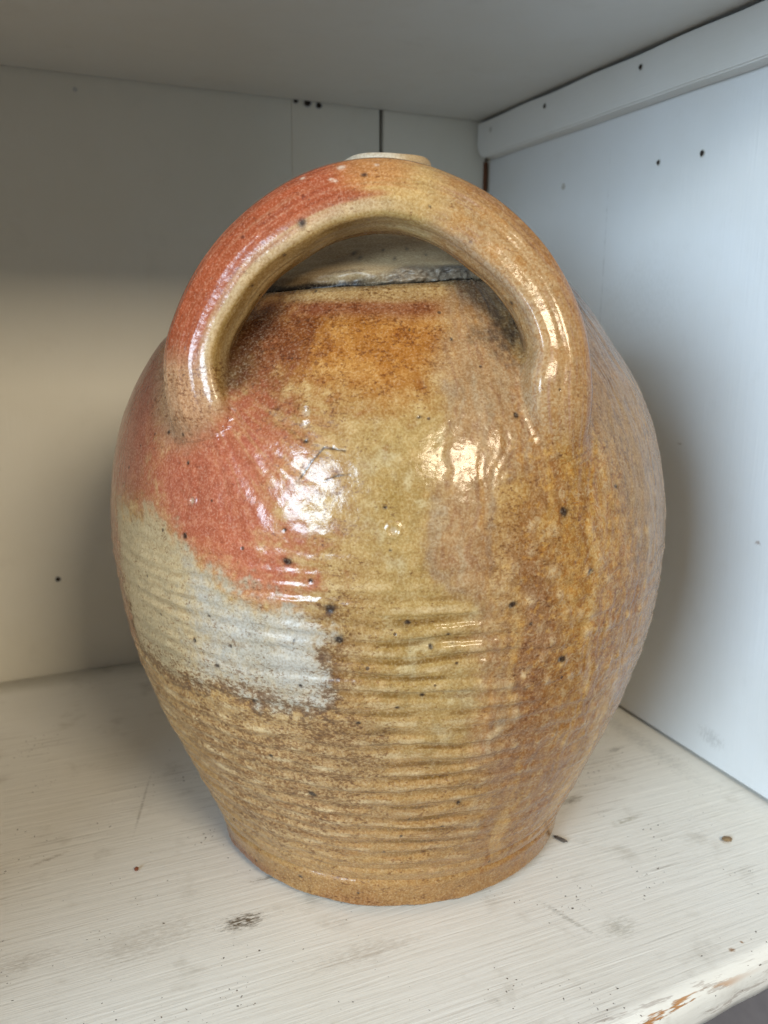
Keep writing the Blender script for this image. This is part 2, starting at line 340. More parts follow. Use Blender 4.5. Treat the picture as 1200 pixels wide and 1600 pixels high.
ZONE = dict(
    red_main=[(-46.8,0.2269), (-43.5,0.2396), (-32.3,0.244), (-26.7,0.2472), (-22,0.2441), (-18.3,0.2362), (-16.6,0.2245), (-19,0.2121), (-17.2,0.2002), (-14.5,0.1908), (-13,0.1822), (-15.6,0.1756), (-21.1,0.1793), (-27.6,0.1857), (-35.3,0.192), (-41.7,0.1989), (-45.6,0.2096)],
    red_left=[(-70.4,0.221), (-69.1,0.2368), (-65.2,0.2496), (-61.4,0.2623), (-52.1,0.2543), (-47,0.2389), (-47.2,0.2281), (-45.8,0.2123), (-52.7,0.2097), (-59.7,0.2009), (-65.2,0.2045)],
    red_edge=[(-68.6,0.1936), (-56.4,0.1995), (-56.7,0.1783), (-57.6,0.1558), (-57.4,0.1362), (-62.6,0.1294), (-64.4,0.1642)],
    knob=[(-60.2,0.2647), (-43.1,0.2633), (-33.4,0.2539), (-29.7,0.2468), (-31.5,0.2392), (-37,0.2331), (-43.4,0.2317), (-48.2,0.244)],
    greywhite=[(-57.9,0.1958), (-44.5,0.2019), (-38.6,0.1939), (-27.6,0.1849), (-16.2,0.175), (-12,0.172), (-10.2,0.1602), (-8.7,0.1346), (-11.1,0.1262), (-19.1,0.1279), (-32.7,0.1264), (-45.9,0.126), (-58.6,0.1318), (-59.4,0.1577)],
    grey_core=[(-29.2,0.173), (-18.4,0.173), (-11.6,0.1681), (-10.3,0.1575), (-9.2,0.136), (-13.2,0.1302), (-22.4,0.1325), (-31.3,0.1399)],
    orange=[(-34.1,0.2874), (-19.5,0.2912), (-0.3,0.2905), (13.2,0.2877), (10.9,0.2679), (6.5,0.2537), (-0.1,0.2513), (-9.2,0.2557), (-19.3,0.2599), (-27.7,0.2668)],
    redbrown=[(-27.4,0.2545), (-32.4,0.2768), (-31.6,0.2887), (-19.2,0.2899), (-13.7,0.2772), (-18.1,0.26), (-17.8,0.2457), (-22.4,0.2429)],
    mauve=[(14.8,0.2969), (23.1,0.2972), (24.8,0.288), (25.7,0.2678), (29.2,0.2578), (28.5,0.2433), (24.5,0.2292), (19.3,0.2203), (16.7,0.1988), (15.7,0.1734), (16.9,0.1453), (19.8,0.1022), (16.1,0.1021), (14.4,0.1602), (13.6,0.1791), (8.5,0.1861), (6.6,0.1998), (8.7,0.2165), (10.2,0.2351), (10.2,0.2584), (13.2,0.2776)],
    brownmott=[(17.2,0.1912), (23.4,0.2025), (29.4,0.1933), (31.3,0.1655), (32.6,0.1287), (34.3,0.0927), (28.1,0.0693), (19.8,0.1022), (16.5,0.1596)],
    ochre=[(27.8,0.2482), (33.6,0.2477), (38.2,0.2371), (43.9,0.2256), (46.6,0.1893), (50.3,0.1482), (48.7,0.1129), (57.1,0.04), (48.7,0.0139), (30.6,0.045), (34.3,0.0927), (31.3,0.1655), (29.4,0.1933), (23.4,0.2025), (20.5,0.2201)],
    rightpale=[(49.5,0.267), (62.6,0.2663), (65.8,0.2399), (66.4,0.2006), (68.3,0.1677), (51,0.1724), (45.3,0.2092), (41.3,0.234), (38.9,0.2446)],
    scorch=[(24.9,0.2828), (33,0.283), (29.7,0.2714), (24.2,0.2678), (18.9,0.2777)],
    clump=[(-12,0.1786), (-6,0.1795), (-4.2,0.1612), (-4.4,0.1384), (-8.8,0.1284), (-10.6,0.1431), (-10.2,0.1602)],
    lowspeck=[(-59.1,0.1104), (-33.1,0.1228), (-19.3,0.1246), (-7.7,0.1318), (-0.4,0.1169), (-6.4,0.0574), (-27.3,0.0315), (-43.1,0.0347), (-43.1,0.0817)],
    olive=[(-4.5,0.2489), (5.5,0.2584), (9.7,0.2491), (7.6,0.1973), (13.6,0.1791), (16.6,0.1037), (1.9,0.1032), (-0.2,0.1615), (-4,0.1997)],
)
SP=[ (-15,0.1914,6), (-34.5,0.15,5), (-34.7,0.1955,5), (3.4,0.1688,5.5), (6.9,0.1586,5), (5.9,0.1368,3.5), (29.8,0.2088,8), (35.3,0.1824,5), (30.6,0.1454,7), (43.3,0.2152,4), (-15.1,0.0801,7), (-8.5,0.174,9), (14.9,0.0748,5), (-30.2,0.1632,3), (23,0.2466,6), (-7.2,0.1608,7), (-11.4,0.1846,4), (-42.7,0.2358,4), (-36.8,0.2362,4), (-35.6,0.225,4), (-47.2,0.234,3), (-51.7,0.2277,3), (0.8,0.1975,3), (-0,0.2135,3), (5.7,0.2463,3), (13.6,0.2752,3), (5.1,0.2787,3), (9.7,0.1637,3), (20,0.1737,7), (23.7,0.1644,4), (-15.6,0.2035,3), (-29.8,0.1408,4), (-23.4,0.1273,4), (-14,0.1386,3), (-21.9,0.0994,4), (-48,0.0337,3), (-44.3,0.0092,3), (-25.7,0.0144,5), (-35.4,0.011,3), (-0.8,0.0442,3), (-8.3,0.0121,4), (29.5,0.0003,3), (1.8,0.1312,3), (12,0.061,3), (-4.6,0.1229,3), (4.8,0.0671,3), (-14.4,0.1592,3), (-22.2,0.1592,2.5), (-26.3,0.1516,2.5), (-46,0.1727,2.5), (-43.3,0.1565,3), (-8.4,0.2348,3), (-12.9,0.2368,3) ]
LN=[ [(-13.3,0.2231), (-11.7,0.2294), (-9.7,0.2347), (-6.3,0.2338)], [(-9.3,0.2226), (-7.6,0.2244), (-5.6,0.2252)], [(-54.9,0.2628), (-43.3,0.2553), (-37.6,0.2496)], [(-19.4,0.2491), (-16.7,0.2529)], [(-23,0.2573), (-21.6,0.2489)], [(-12.9,0.241), (-11.9,0.242)] ]
CH=[ (-13.5,0.2472,9), (-34,0.2525,9), (1.3,0.2049,8), (-33.5,0.2105,6) ]
HP=[ (-0.1085,-0.067,0.2282,0.0094), (-0.1117,-0.0656,0.243,0.0162), (-0.1146,-0.0638,0.2553,0.0156), (-0.1153,-0.0635,0.2677,0.0142), (-0.1115,-0.0635,0.2798,0.0137), (-0.1062,-0.0637,0.2895,0.0142), (-0.0945,-0.0667,0.306,0.0144), (-0.0805,-0.0718,0.3178,0.0151), (-0.0619,-0.0795,0.3278,0.0148), (-0.0438,-0.0875,0.3309,0.0143), (-0.0231,-0.0977,0.3255,0.0141), (-0.0078,-0.1061,0.3153,0.0144), (0.0047,-0.1149,0.3011,0.0136), (0.0126,-0.1217,0.2859,0.0134), (0.0154,-0.1257,0.2709,0.0139), (0.0141,-0.1273,0.2557,0.0163), (0.0155,-0.1284,0.2403,0.0143), (0.0201,-0.1272,0.2207,0.0067) ]

def to_xyz(th, z, r):
    ex = -VD[0]*np.cos(th)+VR[0]*np.sin(th); ey = -VD[1]*np.cos(th)+VR[1]*np.sin(th)
    return np.stack([r*ex+TX*z, r*ey+TY*z, z], -1)
def to_cyl(P):
    ex = P[:, 0]-TX*P[:, 2]; ey = P[:, 1]-TY*P[:, 2]
    return np.arctan2(ex*VR[0]+ey*VR[1], -(ex*VD[0]+ey*VD[1])), P[:, 2], np.hypot(ex, ey)
def poly_sd(poly, S, Z):
    """signed distance (m, negative inside) to a polygon given as (angle, height)"""
    p = np.array(poly); p = np.stack([np.radians(p[:, 0])*0.14, p[:, 1]], 1); d = np.full(S.shape, 1e9); ins = np.zeros(S.shape, bool)
    for i in range(len(p)):
        a = p[i]; b = p[(i+1) % len(p)]; e = b-a; wx = S-a[0]; wy = Z-a[1]
        t = np.clip((wx*e[0]+wy*e[1])/(e@e+1e-12), 0, 1); d = np.minimum(d, (wx-e[0]*t)**2+(wy-e[1]*t)**2)
        c = ((a[1] <= Z) & (b[1] > Z)) | ((b[1] <= Z) & (a[1] > Z))
        ins ^= c & (S < a[0]+(Z-a[1])/(b[1]-a[1]+1e-12)*(b[0]-a[0]))
    d = np.sqrt(d); return np.where(ins, -d, d)

# glaze droplets on the ash side
DROP = [(rng.uniform(17, 58), rng.uniform(0.055, 0.205), rng.uniform(0.0016, 0.0036), rng.uniform(0.4, 1)) for _ in range(80)]
DROP += [(th+rng.normal(0, 0.6), z+rng.normal(0, 0.0005), rng.uniform(0.0014, 0.0028), 1.0) for z in (0.105, 0.136, 0.155) for th in np.arange(24, 56, 2.9) if rng.random() < 0.6]

def displacement(th, z):
    S = th*0.14; deg = np.degrees(th); Q = np.stack([np.cos(th), np.sin(th), z/0.14], -1)
    d = 0.0009*fbm(N1, Q, 2.2, 2)+0.00035*fbm(N2, Q, 8, 3)
    # throwing rings
    ph = ring_phase(th, z)
    zone = smooth(0.018, 0.045, z)*(1-smooth(0.165, 0.212, z))
    amp = (0.20+0.80*smooth(-0.4, 0.5, N4(Q*np.array((1, 1, 2.4)), 4.5)+0.4*N1(Q*np.array((1, 1, 3)), 11)))
    ctr = np.exp(-((deg-9)/11)**2)
    amp = amp*(0.00036+0.00066*ctr*smooth(0.20, 0.15, z)-0.00012*smooth(16, 26, deg)*smooth(60, 50, deg))
    sn = np.sin(2*math.pi*ph); d = d+zone*amp*(np.sign(sn)*np.abs(sn)**0.6)
    lft = smooth(2, -14, deg)
    d = d+0.00005*N4(Q, 46)+zone*0.00012*N1(Q*np.array((1, 1, 2)), 80)
    d = d+zone*lft*(0.00012+0.00016*smooth(-0.3, 0.4, N2(Q, 6)))*np.sin(2*math.pi*(z/0.0058+th/(2*math.pi)+0.5*N1(Q, 4.0)))
    # finger smears radiating from the left handle foot
    a0, z0 = math.radians(-36)*0.14, 0.262
    dx, dz = S-a0, z-z0; rr = np.hypot(dx, dz)+1e-6; an = np.arctan2(dz, dx)
    sm = smooth(0.12, 0.05, rr)*smooth(0.008, 0.02, rr)*smooth(-1.75, -1.2, an)*smooth(0.25, -0.25, an)
    d = d+sm*(0.00042*N2(np.stack([an*5.0, rr*16, rr*0], -1))+0.00035*N3(np.stack([an*13.0, rr*30, rr*0], -1)))
    # vertical runs of ash glaze on the right
    run = smooth(8, 18, deg)*smooth(0.03, 0.09, z)
    w1 = 1.5*N3(Q, 6); lr = N2(np.stack([S*75, z*7, S*0+8], -1)); d = d+run*0.00025*smooth(0.0, 0.5, lr)+run*0.00018*N4(np.stack([S*110+w1, z*18, S*0], -1))+run*0.00022*N1(np.stack([S*280+w1*2, z*70, S*0], -1))
    md = poly_sd(ZONE['mauve'], S+0.003*N1(Q, 18), z); d = d+0.0005*smooth(0.002, -0.003, md)
    for a, zz, r, hgt in DROP:
        q = ((S-math.radians(a)*0.14)**2+((z-zz)*0.9)**2)/(r*r); k = q < 6
        d[k] += 0.00055*hgt*np.exp(-q[k]*1.6)
    for a, zz, r in SP:
        q = ((S-math.radians(a)*0.14)**2+(z-zz)**2)/((r*0.00020)**2); k = q < 6; d[k] -= 0.00035*np.exp(-q[k])
    for a, zz, r in CH:
        q = np.hypot(S-math.radians(a)*0.14, z-zz)/(r*0.0003); k = q < 3; d[k] += 0.0005*np.exp(-((q[k]-1)/0.35)**2)-0.0004*np.exp(-(q[k]/0.6)**2)
    for l in LN[:3]:
        for i in range(len(l)-1):
            a = np.array((math.radians(l[i][0])*0.14, l[i][1])); b = np.array((math.radians(l[i+1][0])*0.14, l[i+1][1])); e = b-a
            t = np.clip(((S-a[0])*e[0]+(z-a[1])*e[1])/(e@e), 0, 1); q = np.hypot(S-a[0]-e[0]*t, z-a[1]-e[1]*t); k = q < 0.003
            d[k] -= 0.00012*np.exp(-(q[k]/0.0004)**2)-0.0*np.exp(-((q[k]-0.0012)/0.0006)**2)
    # turned foot: groove and ragged lower edge
    d = d-0.0018*np.exp(-((z-0.0205-0.0006*N1(Q, 3))/0.0014)**2)-0.0006*np.exp(-((z-0.030)/0.0012)**2)
    d = d+smooth(0.009, 0.001, z)*(0.0011*N3(Q, 7)+0.0004*N2(Q, 24))
    return d

def ring_phase(th, z):
    Q = np.stack([np.cos(th), np.sin(th), z/0.14], -1)
    return z/0.0086+th/(2*math.pi)+0.34*N3(Q*np.array((1, 1, 1.3)), 3.0)+0.13*N2(Q*np.array((1, 1, 3)), 5.0)+0.03*N1(Q*np.array((1, 1, 2)), 17.0)
def glaze_colour(th, z, P):
    """fired colours of the jug by angle and height: returns rgb (linear), marks"""
    S = th*0.14; deg = np.degrees(th)
    n0 = fbm(N4, P, 11, 2); n1 = fbm(N1, P, 28, 3); n1b = fbm(N3, P+3.3, 28, 3); n2 = fbm(N2, P, 90, 4); n3 = fbm(N3, P, 240, 3); n4 = fbm(N4, P, 480, 2)
    W1 = 1.6*n1+0.5*n2; st = N4(np.stack([S*150+W1, z*22, S*0], -1))+0.6*N1(np.stack([S*280+1.5*W1, z*45, S*0+1], -1)); st2 = N2(np.stack([S*380+2*W1, z*80, S*0+3], -1))+0.7*N3(np.stack([S*700+2*W1, z*200, S*0+5], -1))
    Q = np.stack([np.cos(th), np.sin(th), z/0.14], -1); sn = np.sin(2*math.pi*ring_phase(th, z)); hol = smooth(-0.45, -0.95, sn); crest = smooth(0.35, 0.95, sn)
    ringz = smooth(0.018, 0.045, z)*(1-smooth(0.165, 0.205, z))
    C = np.tile(s2l((190, 154, 100)), (len(S), 1))
    spk = np.full(len(S), 0.40)+0.12*n1; rgh = np.full(len(S), 0.18); mot = np.full(len(S), 0.10)
    def put(mask, rgb, k=1.0):
        nonlocal C
        m = np.clip(mask*k, 0, 1)[:, None]; C = C*(1-m)+s2l(rgb)*m
    def zone(name, soft, warp=0.004, rag=0.8):
        d = poly_sd(ZONE[name], S+warp*n1+warp*0.6*n2, z+warp*n1b+warp*0.4*n2)
        return smooth(soft, -soft, d+soft*rag*(0.9*n2+0.8*n3+0.5*n4))
    put(smooth(-0.3, 0.5, n1+0.4*n2), (174, 130, 78), 0.75); put(smooth(0.0, 0.5, n2+0.5*n3), (206, 176, 126), 0.55); put(smooth(0.05, 0.5, -n2+0.4*n4), (160, 112, 62), 0.40)
    o = zone('olive', 0.014, 0.008); put(o, (190, 158, 100), 0.75); put(o*smooth(0.0, 0.5, n1+0.5*n2), (156, 122, 60), 0.65); put(o*smooth(0.1, 0.5, -n2+0.4*n3), (216, 194, 148), 0.65); spk -= 0.22*o
    low = smooth(0.15, 0.06, z+0.012*n1); put(low, (184, 143, 92), 0.65); put(low*smooth(-0.1, 0.5, n2+0.4*n3), (158, 112, 64), 0.55); put(low*smooth(0.1, 0.6, n1b), (196, 160, 110), 0.5)
    ls = zone('lowspeck', 0.016, 0.006); put(ls, (190, 156, 112), 0.55); spk += 0.34*ls; rgh += 0.10*ls
    # glaze thin on the ring crests, pooled olive in the hollows
    cen = np.exp(-((deg-7)/12)**2)*smooth(0.20, 0.16, z)
    put(ringz*crest*smooth(-0.2, 0.4, n2), (224, 198, 154), 0.50+0.25*ls); put(ringz*hol*cen*smooth(-0.35, 0.2, n1+0.5*n2), (128, 92, 40), 0.85); put(ringz*hol*smooth(-0.2, 0.4, n1b), (138, 96, 52), 0.45)
    # orange and red-brown of the shoulder
    og = zone('orange', 0.012); put(og, (182, 116, 48), 0.90); put(og*smooth(-0.1, 0.5, n2+0.3*n3), (204, 150, 82), 0.6); put(og*smooth(0.1, 0.5, -n2), (156, 88, 36), 0.5); spk += 0.14*og
    rb = zone('redbrown', 0.014); put(rb, (124, 68, 42), 0.90); put(rb*smooth(0, 0.5, n2), (168, 108, 78), 0.4)  # own red-brown, darkened further to paint shading beside the handle leg
    zt = z+0.002*n1
    put(smooth(0.2800, 0.286, zt)*smooth(0.2925, 0.288, zt)*smooth(24, 12, np.abs(deg+4)), (132, 70, 52), 0.75)
    put(smooth(0.288, 0.2915, zt)*smooth(30, 14, np.abs(deg+8)), (172, 142, 98), 0.7)
    # red flash on the left
    rl = zone('red_left', 0.012); put(rl, (160, 88, 66), 0.9); put(rl*smooth(0, 0.6, n1+0.4*n2), (164, 112, 98), 0.55)
    re = zone('red_edge', 0.010); put(re, (152, 92, 70), 0.8)
    far = smooth(-58, -70, deg+4*n1); put(far*smooth(0.08, 0.13, z), (160, 92, 68), 0.9)
    halo = zone('red_main', 0.034, 0.008); put(halo*smooth(0.165, 0.205, z), (186, 118, 80), 0.75); shl = smooth(-42, -54, deg+3*n1)*smooth(0.195, 0.215, z)*smooth(0.275, 0.262, z); put(shl, (166, 98, 76), 0.8)
    rm = zone('red_main', 0.015, 0.007, 1.0); put(rm, (194, 108, 82), 0.94); put(rm*smooth(-0.1, 0.6, n1+0.3*n2), (172, 90, 64), 0.6); put(rm*smooth(0.0, 0.5, n3+0.6*n4), (208, 138, 108), 0.5); put(rm*smooth(0.1, 0.5, n1b), (196, 114, 80), 0.6); spk -= 0.30*np.maximum(rm, rl)
    # streaky edge of the flash along the finger smears
    a0, z0 = math.radians(-36)*0.14, 0.262; rr = np.hypot(S-a0, z-z0); an = np.arctan2(z-z0, S-a0)
    sm = smooth(0.085, 0.045, rr)*smooth(0.012, 0.03, rr)*smooth(-1.35, -0.9, an)*smooth(-0.05, -0.5, an)
    sk = N2(np.stack([an*14.0+0.8*n1, rr*22, rr*0], -1))+0.5*N3(np.stack([an*38.0, rr*40, rr*0], -1)); put(sm*smooth(-0.2, 0.4, sk+0.3*n3), (186, 108, 74), 0.62); put(sm*smooth(0.1, 0.5, -sk), (208, 160, 108), 0.40)
    kb = zone('knob', 0.009); put(kb, (192, 150, 114), 0.85); spk += 0.28*kb; put(kb*smooth(0.0, 0.5, n2), (178, 112, 84), 0.6)
    # bare grey-white slip patch
    gw = zone('greywhite', 0.007, 0.010, 1.6); put(gw, (202, 178, 138), 0.95); spk = spk*(1-gw)+gw*(0.26+0.42*smooth(0.155, 0.127, z)); rgh = rgh+0.22*gw; band = 4*gw*(1-gw)*smooth(0.172, 0.150, z); spk += 0.55*band; put(band*smooth(-0.2, 0.3, n3+0.6*n4), (120, 80, 46), 0.6)
    gc = zone('grey_core', 0.024, 0.010); put(gc*gw, (208, 202, 192), 0.92); put(gc*gw*smooth(0.0, 0.5, n2), (170, 163, 150), 0.6); put(gw*smooth(0.05, 0.5, n1b), (176, 158, 124), 0.45)
    put(gw*hol*smooth(-0.1, 0.35, n2), (150, 122, 84), 0.40)
    cl = zone('clump', 0.010, 0.008); put(cl*smooth(-0.15, 0.30, n2+0.8*n3+0.3*n4), (112, 68, 36), 0.85); spk += 0.25*cl
    # ash side
    right = smooth(20, 36, deg+8*st+6*n1); put(right, (182, 140, 84), 0.85); put(right*smooth(0.0, 0.6, st+0.4*n2), (158, 108, 60), 0.65); mot += 0.6*right; spk -= 0.12*right
    bm_ = zone('brownmott', 0.016, 0.008); put(bm_, (160, 116, 82), 0.85); put(bm_*smooth(0.0, 0.5, n2+0.5*st2), (128, 82, 54), 0.6); put(bm_*smooth(0.1, 0.5, n3), (184, 146, 104), 0.5); mot += 0.5*bm_
    oc = zone('ochre', 0.018, 0.008); put(oc, (188, 142, 78), 0.85); put(oc*smooth(0, 0.6, st+0.5*n2), (154, 106, 58), 0.55); put(oc*smooth(0.1, 0.5, n2-0.3*st2+0.4*n3), (204, 164, 100), 0.6); put(oc*smooth(0.1, 0.5, st2), (150, 110, 78), 0.4); mot += 0.55*oc
    lr = N2(np.stack([S*75+1.2*n1, z*7, S*0+8], -1))+0.6*N4(np.stack([S*190+1.6*n1, z*14, S*0+2], -1)); ash = smooth(14, 26, deg)*smooth(0.02, 0.06, z)
    put(ash*smooth(0.10, 0.45, lr), (208, 164, 98), 0.55); put(ash*smooth(0.10, 0.45, -lr), (160, 116, 82), 0.50); put(ash*smooth(0.35, 0.7, lr+0.4*n2), (224, 190, 132), 0.55)
    mv = zone('mauve', 0.0055, 0.007); put(mv, (184, 146, 106), 0.85); put(mv*smooth(0.0, 0.5, st2+0.5*st), (162, 120, 88), 0.6); put(mv*smooth(0.15, 0.6, st+0.3*n2), (190, 140, 80), 0.65); put(mv*smooth(0.15, 0.6, -st), (184, 160, 128), 0.6); spk -= 0.25*mv; mot += 0.30*mv
    md = np.abs(poly_sd(ZONE['mauve'], S+0.007*n1+0.004*n2, z+0.007*n1b+0.003*n2)); put(np.exp(-(md/0.0014)**2)*smooth(0.30, 0.16, z)*smooth(-0.3, 0.3, n1), (158, 132, 110), 0.5)
    gold = smooth(12, 26, deg)*smooth(0.27, 0.22, z)*smooth(0.10, 0.16, z); put(gold*smooth(0.15, 0.4, n3+0.5*n4+0.3*st2), (206, 156, 78), 0.5)
    rp = zone('rightpale', 0.014, 0.008); fr = np.maximum(rp, smooth(52, 66, deg+5*n1)*smooth(0.03, 0.08, z)); put(fr, (180, 146, 98), 0.85); put(fr*smooth(0.0, 0.5, st2+0.3*n2), (140, 112, 80), 0.65); put(fr*smooth(0.1, 0.6, st), (180, 144, 94), 0.5); mot -= 0.35*fr
    top = smooth(26, 38, deg)*smooth(0.25, 0.275, z); put(top, (160, 136, 112), 0.8); put(top*smooth(0, 0.5, st2), (128, 106, 86), 0.5)
    bl = smooth(-22, -27, deg+5*n1+3*n2)*smooth(0.250, 0.258, z)*smooth(0.291, 0.284, z)*smooth(-46, -38, deg); put(bl, (72, 44, 30), 0.75)  # brown-black stain behind the left handle leg, with its shade painted in
    sq = zone('scorch', 0.008); put(sq, (60, 54, 52), 0.85); rgh += 0.25*sq
    dust = smooth(0.281, 0.290, z)*smooth(8, 22, deg+5*n1); put(dust, (92, 80, 72), 0.7)
    for a, zz, r, hgt in DROP:
        q = ((S-math.radians(a)*0.14)**2+((z-zz)*0.9)**2)/(r*r); k = q < 4
        m = (hgt*0.75*np.exp(-q[k]*1.8)*np.clip(1+n3[k], 0.2, 1.6))[:, None].clip(0, 0.8); C[k] = C[k]*(1-m)+s2l((218, 190, 148))*m
    # foot
    ft = smooth(0.022, 0.014, z); put(ft, (174, 132, 82), 0.7); put(ft*smooth(0, 0.5, n2), (146, 104, 60), 0.5); put(ft*smooth(-0.1, 0.4, n1+0.6*n2)*smooth(0.014, 0.005, z)*smooth(10, -6, deg), (140, 92, 52), 0.6)
    put(smooth(-32, -50, deg)*smooth(0.013, 0.006, z+0.003*n1), (128, 74, 54), 0.8)
    put(smooth(0.0036, 0.0012, z+0.002*n2)*smooth(-0.8, -0.2, n1b), (100, 84, 68), 0.9)  # dirty lower edge, darkened as a painted contact shadow too
    g = C.mean(1, keepdims=True); C = (g+(C-g)*1.03)*0.76
    C *= (1+0.18*n2+0.16*n3+0.10*n4+0.10*n0)[:, None].clip(0.55, 1.5)
    # spots, cracks, chips
    for a, zz, r in SP:
        k = np.where((np.abs(S-math.radians(a)*0.14) < r*0.0007) & (np.abs(z-zz) < r*0.0007))[0]
        q = ((S[k]-math.radians(a)*0.14)**2*(1+0.6*math.sin(a*3))+(z[k]-zz)**2)/((r*0.00021)**2)*np.exp(1.3*n3[k]+0.8*n4[k])
        m = np.clip(1.25*np.exp(-q**1.5), 0, 0.93)[:, None]; C[k] = C[k]*(1-m)+s2l((46, 36, 33))*m
        h = (0.30*np.exp(-q*0.35))[:, None]; C[k] = C[k]*(1-h)+C[k]*np.array((0.55, 0.45, 0.35))*h
    for l in LN[:3]:
        for i in range(len(l)-1):
            a = np.array((math.radians(l[i][0])*0.14, l[i][1])); b = np.array((math.radians(l[i+1][0])*0.14, l[i+1][1])); e = b-a
            t = np.clip(((S-a[0])*e[0]+(z-a[1])*e[1])/(e@e), 0, 1); q = np.hypot(S-a[0]-e[0]*t+0.0006*n2, z-a[1]-e[1]*t+0.0006*n1); k = q < 0.003
            m = (0.95*np.exp(-(q[k]/0.00040)**2)*smooth(-0.7, -0.1, n2[k]))[:, None]; C[k] = C[k]*(1-m)+s2l((50, 36, 30))*m
    for a, zz, r in CH:
        q = np.hypot(S-math.radians(a)*0.14, z-zz)/(r*0.00022)*np.exp(0.5*n3+0.4*n2); k = q < 2
        m = (0.55*np.exp(-(q[k]/0.9)**4))[:, None]; C[k] = C[k]*(1-m)+s2l((196, 180, 156))*m
    M = np.stack([np.clip(spk, 0, 1), np.clip(rgh, 0.05, 1), np.clip(mot, 0, 1), np.ones(len(S))], -1)
    return np.clip(C, 0.004, 0.9), M

# handle path: arch over the front shoulder
hp = np.array(HP); tt = np.r_[0, np.cumsum(np.linalg.norm(np.diff(hp[:, :3], axis=0), axis=1))]
def catmull(x, X, Y):
    m = np.gradient(Y, X, axis=0); i = np.clip(np.searchsorted(X, x)-1, 0, len(X)-2); h = (X[i+1]-X[i])[:, None]; t = ((x-X[i])[:, None])/h
    return (2*t**3-3*t**2+1)*Y[i]+(t**3-2*t**2+t)*h*m[i]+(-2*t**3+3*t**2)*Y[i+1]+(t**3-t**2)*h*m[i+1]
NU, NV = 420, 112
uu = np.linspace(0, tt[-1], NU); PATH = catmull(uu, tt, hp); PR = PATH[:, 3]; PATH = PATH[:, :3]
TAN = np.gradient(PATH, axis=0); TAN /= np.linalg.norm(TAN, axis=1)[:, None]
FRONT = np.array((-VD[0], -VD[1], 0.0))
B1 = FRONT-TAN*(TAN@FRONT)[:, None]; B1 /= np.linalg.norm(B1, axis=1)[:, None]     # towards the front
B0 = np.cross(B1, TAN); B0 *= np.sign((B0[NU//2] @ np.array((0, 0, 1))))            # outwards in the plane of the arch
def section(phi):
    """strap section: flattened oval with a soft crest on its inner front edge"""
    acc = 0
    for f, d in ((5, 1.0), (42, 0.98), (75, 0.94), (160, 0.93), (190, 1.04), (-40, 0.97), (-90, 0.92), (-140, 0.95)):
        acc = acc+(np.maximum(np.cos(phi-math.radians(f)), 0)/d)**8
    return acc**(-1/8)
def handle_sd(P):
    out = np.empty(len(P))
    for s in range(0, len(P), 8000):
        d2 = ((P[s:s+8000, None, :]-PATH[None, ::4, :])**2).sum(-1); k = d2.argmin(1)*4
        k = np.clip(k, 0, NU-1); v = P[s:s+8000]-PATH[k]
        x = (v*B0[k]).sum(1); y = (v*B1[k]).sum(1); l = (v*TAN[k]).sum(1)
        rad = np.hypot(x, y); ph = np.arctan2(y, x); sd = rad-PR[k]*section(ph)
        out[s:s+8000] = np.where(np.abs(l) > 0.004, np.hypot(np.maximum(sd, 0), l), sd)
    return out
def body_sd(P):
    th, z, r = to_cyl(P); z = np.clip(z, 0, 0.30); e = 0.002
    sl = (radius(np.clip(z+e, 0, .3))-radius(np.clip(z-e, 0, .3)))/(2*e)
    return (r-radius(z))/np.sqrt(1+sl*sl)
def body_normal(P):
    th, z, r = to_cyl(P); z = np.clip(z, 0, 0.30); e = 0.002
    sl = (radius(np.clip(z+e, 0, .3))-radius(np.clip(z-e, 0, .3)))/(2*e)
    n = np.stack([-VD[0]*np.cos(th)+VR[0]*np.sin(th), -VD[1]*np.cos(th)+VR[1]*np.sin(th), -sl], -1); return n/np.linalg.norm(n, axis=1)[:, None]

# body: dense on the side that shows
tf = np.radians(np.r_[np.linspace(-100, 100, 860, endpoint=False), np.linspace(100, 260, 160, endpoint=False)])
zs = np.r_[np.linspace(0.0004, 0.2955, 600)]
TH, ZZ = np.meshgrid(tf, zs, indexing='ij'); th = TH.ravel(); z = ZZ.ravel()
thn = (th+math.pi) % (2*math.pi)-math.pi
disp = displacement(thn, z); r = radius(z)
zd = z.copy()
# bottom arris
r = r-0.0048*smooth(0.0055, 0.0, z)
P0 = to_xyz(thn, zd, r); nb = body_normal(P0)
V = P0+nb*disp[:, None]
V[:, 2] = np.where(z < 0.012, np.maximum(V[:, 2], 0.0003), V[:, 2])
V[:, 2] += 0.0058*np.sin(thn)*smooth(0.268, 0.2955, z)
# blend into the handle feet
K = 0.005
near = (np.abs(thn) < math.radians(75)) & (z > 0.20) & (z < 0.292)
idx = np.where(near)[0]; b = handle_sd(V[idx]); sel = b < K; idx = idx[sel]; b = b[sel]
h = np.clip((K-np.abs(b))/K, 0, 1); V[idx] += nb[idx]*(np.where(b > 0, h*h*K/4, K/4*smooth(-0.006, 0.0, b))*1.3)[:, None]
F = grid_faces(len(tf), len(zs), True)
nvz = len(zs)
